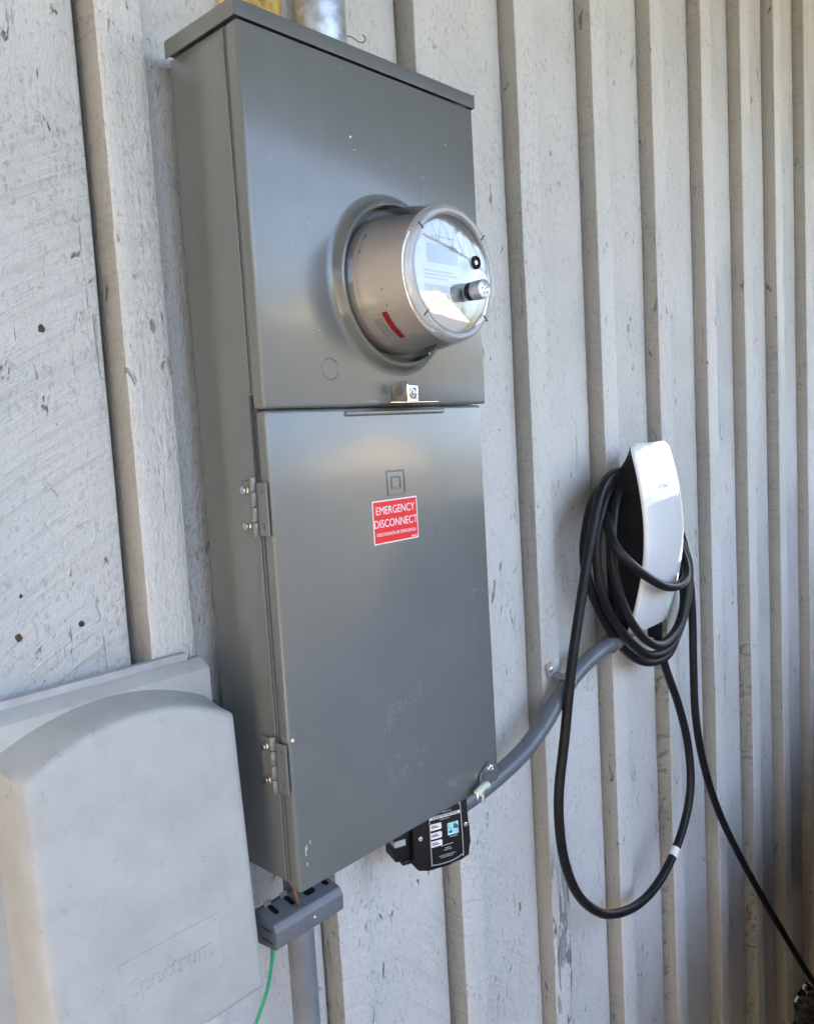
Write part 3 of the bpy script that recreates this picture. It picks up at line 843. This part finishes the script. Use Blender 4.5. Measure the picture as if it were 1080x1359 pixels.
for (x0, x1, z0, zc, rise, yt, yb) in (
    (UX0-.010, UX1-.0045, -1.030, -.6900, .0285, -.0565, -.0565),
    (UX0-.006, UX1-.002, -1.012, -.6995, .0315, -.0850, -.0900),
    (UX0-.001, UX1+.0000, -1.0065, -.7030, .0325, -.1005, -.1190),
    (UX0+.0010, UX1-.0010, -1.0050, -.7052, .033, -.1040, -.1225),
    (UX0+.0040, UX1-.0035, -1.0020, -.7085, .033, -.1060, -.1247),
    (UX0+.0090, UX1-.008, -.9960, -.7145, .0335, -.1068, -.1255)):
    ps = arch_pts(x0, x1, z0, zc, rise)
    lo, hi = z0, zc+rise
    loops.append([bm.verts.new((a, yb+(yt-yb)*(b-lo)/(hi-lo), b)) for a, b in ps])
for a, b_ in zip(loops, loops[1:]):
    n = len(a)
    for i in range(n): bm.faces.new((a[i], a[(i+1) % n], b_[(i+1) % n], b_[i]))
bm.faces.new(loops[-1])
cov = uf('lid', bm, M['util'], smooth=True, angle=50)
tilt = math.atan2(.0187, .311)
FX, FZ = -.1375, -.9270
FY = -.1255+(.0187)*(FZ+.995)/.311
um = facing(FX, FY, FZ, pitch=-tilt)
lw, lh = .110, .057
bm = bmesh.new()
for (a0, a1, b0, b1) in ((-lw/2, lw/2, lh/2-.0010, lh/2), (-lw/2, lw/2, -lh/2, -lh/2+.0012), (-lw/2, -lw/2+.0010, -lh/2+.001, lh/2-.001), (lw/2-.0010, lw/2, -lh/2+.001, lh/2-.001)):
    box(bm, a0, a1, b0, b1, -.001, .0006, .0003, 1, mat=um)
box(bm, -lw/2+.001, lw/2-.001, -lh/2+.0012, lh/2-.001, -.001, .0003, mat=um)
lp = uf('label_plate', bm, M['util'], cov)
text('raised_lettering', 'Spectrum', .0245, UO @ facing(FX, FY-.0004, FZ-.002, pitch=-tilt), M['util'], lp, .0006, sx=.98, weight=.0003, bevel=.0003)

# ------------------------------------------------------------------ bonding bar, wires
ib = thing('bonding_bar', 'small dark grey plastic grounding bar with notches below the door corner', 'grounding bar', (.04, -.09, -.975))
IO = Matrix.Translation((-.04, .09, .975))
def jf(name, bm_, mat, parent=None, **k):
    xform(bm_.verts, IO); return finish(name, bm_, mat, parent or ib, **k)
prof = [(-.0800, -.9830), (-.1170, -.9795), (-.1205, -.9760), (-.1210, -.9580), (-.1160, -.9500), (-.0870, -.9440), (-.0800, -.9450)]
bm = bmesh.new(); prism(bm, prof, lambda a, b, d: (d, a, b), -.0125, .0880)
bmesh.ops.bevel(bm, geom=[e for e in bm.edges], offset=.0012, segments=2, affect='EDGES', profile=.5)
jf('housing', bm, M['bond'])
for xn, wn in ((.0035, .0065), (.0270, .0065), (.0540, .0150), (.0785, .0070)):
    bm = bmesh.new(); prism(bm, [(xn-wn*.35, -.1045), (xn+wn*.35, -.1045), (xn+wn/2, -.1015), (xn+wn/2, -.0930), (xn+wn*.3, -.0880), (xn-wn*.3, -.0880), (xn-wn/2, -.0930), (xn-wn/2, -.1015)], lambda a, b, d: (a, b, -.9500+(.1160+b)*.207+d), -.003, .0004)
    jf('wire_notch', bm, M['black'], smooth=False)
    bm = bmesh.new(); box(bm, xn-wn/2-.003, xn+wn/2+.001, -.0885, -.0862, -.9470, -.9385, .0010, 2)
    jf('notch_tab', bm, M['bond'])
bm = bmesh.new()
for z0 in (-.9600, -.9735): box(bm, -.0131, -.0120, -.1140, -.0950, z0, z0+.0022)
jf('end_slot', bm, M['ink'], smooth=False)['kind'] = 'stuff'
bm = bmesh.new(); lathe(bm, [(.0016, -.1208), (.0012, -.1216), (0, -.1218)], .043, -.9650, 8); jf('paint_speck', bm, M['sticker_white'])
bm = bmesh.new(); tube(bm, [(.0165, -.100, -.890), (.0175, -.110, -.905), (.0225, -.114, -.9265), (.0300, -.1110, -.9490), (.0330, -.105, -.960)], .0021, 10, 8)
tag(finish('copper_wire', bm, M['copper']), 'bare copper ground wire running from the panel into the notched bar', 'wire')
bm = bmesh.new(); tube(bm, [(.0010, -.098, -.972), (-.0005, -.096, -.982), (.0005, -.091, -1.0082), (-.0043, -.086, -1.0400), (-.0135, -.083, -1.0620), (-.0239, -.080, -1.0830), (-.042, -.070, -1.13), (-.055, -.055, -1.25), (-.050, -.045, -1.6), (-.052, -.04, GZ)], .0021, 10, 8)
tag(finish('green_wire', bm, M['green']), 'thin green insulated ground wire hanging from the grounding bar', 'wire')

# ------------------------------------------------------------------ surge protector
A_ = R(22); SP = Vector((.275, -.120, -.964))
sp = thing('surge_protector', 'black surge protector box with white and teal labels hanging under the panel', 'surge protector', SP)
SM = Matrix.Rotation(-A_, 4, 'Z')       # local x along the face, -y outwards
def sf(name, bm_, mat, parent=None, **k):
    xform(bm_.verts, SM); return finish(name, bm_, mat, parent or sp, **k)
outl = [(-.0460, .0500), (-.0460, -.0318), (-.0402, -.0394), (-.0254, -.0437), (.0053, -.0442), (.0238, -.0398), (.0378, -.0377), (.0396, -.0176), (.0382, .0033), (.0379, .0500)]
bm = bmesh.new(); A1, C1, fa, fb = prism(bm, outl, lambda a, b, d: (a, d, b), 0.0, .050)
bmesh.ops.bevel(bm, geom=[e for e in fa.edges], offset=.004, segments=3, affect='EDGES', profile=.5)
sf('housing', bm, M['black'])
sf('side_block', B(-.0700, -.0462, .010, .045, -.0240, .0180, .003, 2), M['black'])
sf('side_window', B(-.0706, -.0640, .0085, .0300, -.0020, .0060, .0006, 1), M['grey_ink'])
sf('side_mark', B(-.0660, -.0540, .0092, .0098, -.0020, .0065), M['silver_ink'], smooth=False)
sf('bottom_tab', B(-.0600, -.0420, .010, .035, -.0310, -.0240, .002, 2), M['black'])
sf('right_tab', B(.0390, .0440, .008, .030, -.0170, .0020, .0015, 2), M['black'])
sf('mount_nipple', B(-.018, .012, .015, .045, .0490, .0620, .004, 3), M['galv'])
for hx, hz in ((-.0361, .0059), (.0332, .0088)):
    bm = bmesh.new(); lathe(bm, [(.0030, .001), (.0030, -.0010), (.0022, -.0014), (0, -.0010)], hx, hz, 14); sf('screw', bm, M['zinc'])
# printed frame line
bm = bmesh.new()
ln = smooth_path([(-.0216, -.0010, .0300), (-.0217, -.0010, -.0300), (-.0205, -.0010, -.0350), (-.0058, -.0010, -.0366), (.0109, -.0010, -.0360), (.0245, -.0010, -.0320), (.0270, -.0010, -.0285), (.0258, -.0010, .0380), (.0235, -.0010, .0400)], 6)
tube(bm, ln, .0007, 6, 1, smooth=False); sf('printed_border', bm, M['silver_ink'])
for zt, zb in ((.0214, .0126), (.0092, .0006), (-.0024, -.0107)):
    bm = bmesh.new(); box(bm, -.0212, -.0040, -.0009, .0002, zb, zt, .0020, 3)
    for v in bm.verts: v.co.y = max(-.0007, min(.0, v.co.y))
    lb_ = sf('white_label', bm, M['sticker_white'], smooth=False)
    bm = bmesh.new()
    box(bm, -.0195, -.0110, -.0010, -.0006, zt-.0035, zt-.0024); box(bm, -.0195, -.0085, -.0010, -.0006, zt-.0056, zt-.0044)
    sf('label_line', bm, M['ink'], lb_, smooth=False)
bd = sf('title_band', B(-.0214, .0249, -.0008, .0002, .0275, .0316), M['sticker_white'], smooth=False)
text('lettering', 'SURGE PROTECTION', .0042, SM @ facing(.0020, -.0009, .0295), M['ink'], bd, .0001, sx=.98, weight=.0001)
tl = sf('teal_picture', B(.0050, .0215, -.0008, .0002, .0001, .0172), M['teal'], smooth=False)
bm = bmesh.new(); box(bm, .0140, .0180, -.0011, -.0007, .0080, .0150); box(bm, .0178, .0208, -.0011, -.0007, .0075, .0125); box(bm, .0070, .0115, -.0011, -.0007, .0030, .0065)
sf('dark_patch', bm, M['teal_dark'], tl, smooth=False)
bm = bmesh.new()
for zz, x0, x1 in ((.0245, -.006, .009), (-.0030, .008, .020), (-.0125, -.006, .013), (-.0170, .000, .008), (-.0195, -.002, .010), (-.0265, -.010, .015), (-.0290, -.007, .012), (.0345, -.002, .012)):
    k = x0
    while k < x1:
        wv = random.uniform(.0012, .0026); box(bm, k, min(k+wv, x1), -.0007, .0002, zz, zz+.0010); k += wv+.0006
sf('fine_print', bm, M['silver_ink'], smooth=False)['kind'] = 'stuff'
bm = bmesh.new(); lathe(bm, [(.0016, -.0002), (.0012, -.0010), (0, -.0012)], -.0137, -.0191, 12); sf('indicator_light', bm, M['led'])

# white plastic seal looped through the hasp
sl = thing('plastic_seal', 'torn off white plastic seal threaded through the hasp at the door corner', 'seal', (.305, -.165, -.897))
LO = Matrix.Translation((-.305, .165, .897))
bm = bmesh.new(); tube(bm, [(.2905, -.1660, -.8985), (.2960, -.1680, -.8945), (.3060, -.1660, -.8935), (.3200, -.1620, -.8970)], .0052, 14, 6)
xform(bm.verts, LO); finish('band', bm, M['seal'], sl)
bm = bmesh.new(); tube(bm, [(.2900, -.1690, -.8960), (.2880, -.1705, -.9020), (.2930, -.1710, -.9070), (.2985, -.1700, -.9040), (.2990, -.1690, -.8970)], .0022, 8, 6)
xform(bm.verts, LO); finish('loop', bm, M['zinc'], sl)
bm = bmesh.new(); tube(bm, [(.3030, -.1690, -.8960), (.3035, -.1690, -.9130)], .0012, 8, 1, smooth=False)
xform(bm.verts, LO); finish('tail', bm, M['grey_ink'], sl)

# ------------------------------------------------------------------ car charger
CX, CZ = .9375, -.638
cg = thing('car_charger', 'wall mounted car charger with a curved glossy white face and black body', 'car charger', (CX, -.03, CZ))
CO = Matrix.Translation((-CX, .03, -CZ))
def cf(name, bm_, mat, parent=None, **k):
    xform(bm_.verts, CO); return finish(name, bm_, mat, parent or cg, **k)
ZT, ZB = -.4605, -.8210
def prof_y(z):            # front profile seen from the side
    t = (z-ZB)/(ZT-ZB)    # 0 bottom, 1 top
    return -(.0900+(.1060-.0900)*t + .0345*math.sin(PI*min(1, max(0, t)))**.9)
def shell(yoff0, yoff1, inset0, inset1, n=40):
    bm_ = bmesh.new(); rings = []
    for k in range(n+1):
        z = ZT+(ZB-ZT)*k/n
        edge = min(z-ZB, ZT-z)
        cr = .014 if z > -.6 else .009
        shr = cr-math.sqrt(max(0, cr*cr-max(0, cr-edge)**2)) if edge < cr else 0.0
        hw = .0775-shr-.004*(1-min(1, (ZT-z)/.1))
        y = prof_y(z)
        row = []
        for (s, dy) in ((-1, yoff1), (-1, .0045), (-.975, .0012), (-.92, .0002), (-.5, -.0012), (0, -.0016), (.5, -.0012), (.92, .0002), (.975, .0012), (1, .0045), (1, yoff1)):
            row.append(bm_.verts.new((CX+s*hw, y+dy, z)))
        rings.append(row)
    for a, b_ in zip(rings, rings[1:]):
        m = len(a)
        for i in range(m): bm_.faces.new((a[i], a[(i+1) % m], b_[(i+1) % m], b_[i]))
    bm_.faces.new(rings[0]); bm_.faces.new(rings[-1][::-1])
    return bm_
cf('faceplate', shell(0, .008, 0, 0), M['white_glass'], smooth=True, angle=50)
bm = bmesh.new(); rings = []
n = 30
for k in range(n+1):     # black body: from just behind the face back to a narrower waist near the wall
    z = (ZT-.006)+((ZB+.008)-(ZT-.006))*k/n
    y = prof_y(z)
    yb = min(-.0500, y+.012) if .0 else -.0520
    top = max(0, 1-(ZT-z)/.06)
    yb = -.0520-(abs(y)-.062)*top**.7
    hw = .0755-.004*max(0, 1-(ZT-z)/.1)
    rings.append([bm.verts.new((CX-hw+.010, yb, z)), bm.verts.new((CX-hw, yb-.012 if y+.0082 < yb-.012 else y+.0084, z)), bm.verts.new((CX-hw, y+.0078, z)), bm.verts.new((CX+hw, y+.0078, z)), bm.verts.new((CX+hw, yb-.012 if y+.0082 < yb-.012 else y+.0084, z)), bm.verts.new((CX+hw-.010, yb, z))])
for a, b_ in zip(rings, rings[1:]):
    for i in range(6): bm.faces.new((a[i], a[(i+1) % 6], b_[(i+1) % 6], b_[i]))
bm.faces.new(rings[0]); bm.faces.new(rings[-1][::-1])
cf('body', bm, M['charger_black'], smooth=True, angle=30)
cf('wall_mount', B(CX-.050, CX+.050, -.0530, -.0295, -.790, -.560, .004, 2), M['charger_black'])
bm = bmesh.new(); tube(bm, [(CX+.062, -.070, ZB+.02), (CX+.075, -.062, ZB-.035)], .012, 16, 1, smooth=False)
cf('strain_relief', bm, M['charger_black'])
zl = -.5440; yl = prof_y(zl)-.0019
pit = math.atan2(prof_y(zl+.01)-prof_y(zl-.01), .02)
text('wordmark', 'T  SLA', .0125, CO @ facing(CX-.002, yl-.0006, zl, pitch=pit), M['wordmark'], cg, .0002)
bm = bmesh.new()
for k in (-1, 0, 1): box(bm, CX-.0145, CX-.0065, -.0002, .0002, -.0004+k*.0036, .0004+k*.0036)
for v in bm.verts: v.co = Vector((v.co.x, v.co.y+yl-.0004+(prof_y(zl+v.co.z)-prof_y(zl)), v.co.z+zl))
cf('wordmark_bars', bm, M['grey_ink'], smooth=False)

bm = bmesh.new(); zz = -.782
for q in range(5):
    z0 = -.790+q*.004; box(bm, CX+.055, CX+.0570, prof_y(z0+.002)-.0016, prof_y(z0+.002)+.001, z0, z0+.0041)
cf('status_light', bm, M['led_green'], smooth=False)

# charging cable: three turns over the charger's waist, one turn across its face, a long hanging loop and the run to the ground
top1 = [(.985, -.062, -.527), (.915, -.068, -.5150)]
CAB = []
CAB += [(1.0, -.075, -.800), (1.0169, -.070, -.8350), (1.0243, -.066, -.8703), (1.0609, -.064, -.9433), (1.1058, -.067, -1.0285), (1.141, -.070, -1.1308), (1.1355, -.075, -1.2301), (1.0819, -.075, -1.3113), (.99, -.075, -1.3632), (.8909, -.075, -1.3732), (.7852, -.075, -1.3435), (.7142, -.075, -1.297), (.6595, -.075, -1.234), (.6265, -.075, -1.1501), (.6217, -.075, -1.0534), (.6409, -.080, -.9500), (.6640, -.086, -.8230), (.7003, -.088, -.7132), (.7338, -.090, -.6186), (.7726, -.088, -.5429), (.8235, -.080, -.5161), (.887, -.070, -.5120)]
CAB += [(.96, -.045, -.525), (1.05, -.040, -.56)]
LA = [(1.1400, -.050, -.650), (1.1757, -.066, -.7283), (1.1456, -.076, -.7964), (1.098, -.080, -.8547), (1.0223, -.088, -.8847), (.9374, -.088, -.8767), (.8586, -.086, -.8257), (.7877, -.084, -.7498), (.7680, -.080, -.6696), (.7800, -.078, -.604), (.8296, -.070, -.5483), (.9105, -.055, -.5280)]
CAB += LA + [(.98, -.042, -.540), (1.07, -.042, -.585)]
LB = [(1.1350, -.056, -.6605), (1.1575, -.068, -.7173), (1.1314, -.078, -.7857), (1.0845, -.085, -.8405), (1.0132, -.096, -.8590), (.9439, -.104, -.8560), (.878, -.106, -.8230), (.8185, -.104, -.759), (.7907, -.100, -.6804), (.8011, -.094, -.6067), (.8511, -.080, -.5502), (.925, -.060, -.5380)]
CAB += LB + [(.99, -.045, -.552), (1.08, -.046, -.60)]
LC = [(1.150, -.050, -.690), (1.170, -.056, -.8054), (1.125, -.062, -.8701), (1.0650, -.068, -.9078), (.9850, -.070, -.9051), (.9159, -.070, -.8797), (.851, -.066, -.8282), (.7849, -.064, -.7438), (.7557, -.062, -.6698), (.7700, -.060, -.6041)]
bm = bmesh.new(); rc = .0087
pts_cable = tube(bm, CAB, rc, 14, 8)
LCf = LC + [(.8100, -.056, -.552), (.8850, -.045, -.530), (.96, -.036, -.545)]
tube(bm, [(1.08, -.040, -.60)] + LCf, rc, 14, 8)
FR = [(.9600, -.040, -.575), (.8600, -.058, -.565), (.8000, -.085, -.5919), (.7750, -.112, -.6344), (.7900, -.136, -.6700), (.8450, -.1440, -.7050), (.9000, -.1460, -.7280), (.9550, -.1450, -.7360), (1.0100, -.136, -.7270), (1.0500, -.112, -.6980), (1.0700, -.085, -.6600), (1.06, -.060, -.625), (1.0, -.044, -.600)]
tube(bm, FR, rc, 14, 8)
RT = [(1.01, -.045, -.575), (1.0900, -.050, -.595), (1.1547, -.056, -.6557), (1.1860, -.060, -.740), (1.1964, -.062, -.8446), (1.1997, -.060, -.9702), (1.2050, -.060, -1.0900), (1.2450, -.060, -1.22), (1.3299, -.060, -1.3715), (1.5023, -.060, -1.595), (1.7522, -.060, -1.8888), (1.9931, -.065, -2.1700), (2.08, -.08, GZ+.010), (2.25, -.12, GZ+.010), (2.6, -.18, GZ+.010), (3.4, -.20, GZ+.010), (4.3, -.22, GZ+.010), (4.6, -.32, GZ+.30), (4.7, -.44, GZ+.60), (4.72, -.53, GZ+.72)]
tube(bm, RT, rc, 14, 8)
cb_ = tag(finish('charging_cable', bm, M['rubber']), 'thick black charging cable coiled over the car charger and hanging in a long loop', 'cable')
# white tape tag
i0 = min(range(len(pts_cable)), key=lambda i: (pts_cable[i]-Vector((1.0480, -.073, -1.3370))).length)
tp = pts_cable[i0]; td = (pts_cable[i0+1]-pts_cable[i0-1]).normalized()
bm = bmesh.new(); tube(bm, [tp-td*.0105, tp+td*.0105], rc+.0006, 18, 1, smooth=False)
finish('white_tag', bm, M['sticker_white'], cb_)

bm = bmesh.new(); box(bm, 1.55, 5.5, -.42, -.001, GZ-.1, GZ+.004); struct(finish('soil_bed', bm, M['litter'], smooth=False))
# ------------------------------------------------------------------ leaf litter at the foot of the wall
bm = bmesh.new(); rr = random.Random(11)
for _ in range(1800):
    x_ = rr.uniform(1.6, 4.2); y_ = -abs(rr.gauss(0, .10))-.005; z_ = GZ+.004+rr.random()*.05*math.exp(y_*8)
    s = rr.uniform(.006, .02); a = rr.random()*PI*2; tlt = rr.uniform(-.6, .6)
    m_ = Matrix.Translation((x_, y_, z_)) @ Matrix.Rotation(a, 4, 'Z') @ Matrix.Rotation(tlt, 4, 'X')
    q = [bm.verts.new(m_ @ Vector(p)) for p in ((-s, 0, 0), (0, -s*.45, .002), (s, 0, .001), (0, s*.45, -.001))]
    bm.faces.new(q)
o = finish('leaf_litter', bm, M['litter'], smooth=False); o['kind'] = 'stuff'; o['label'] = 'dark dry leaf litter on the ground at the foot of the plank wall'
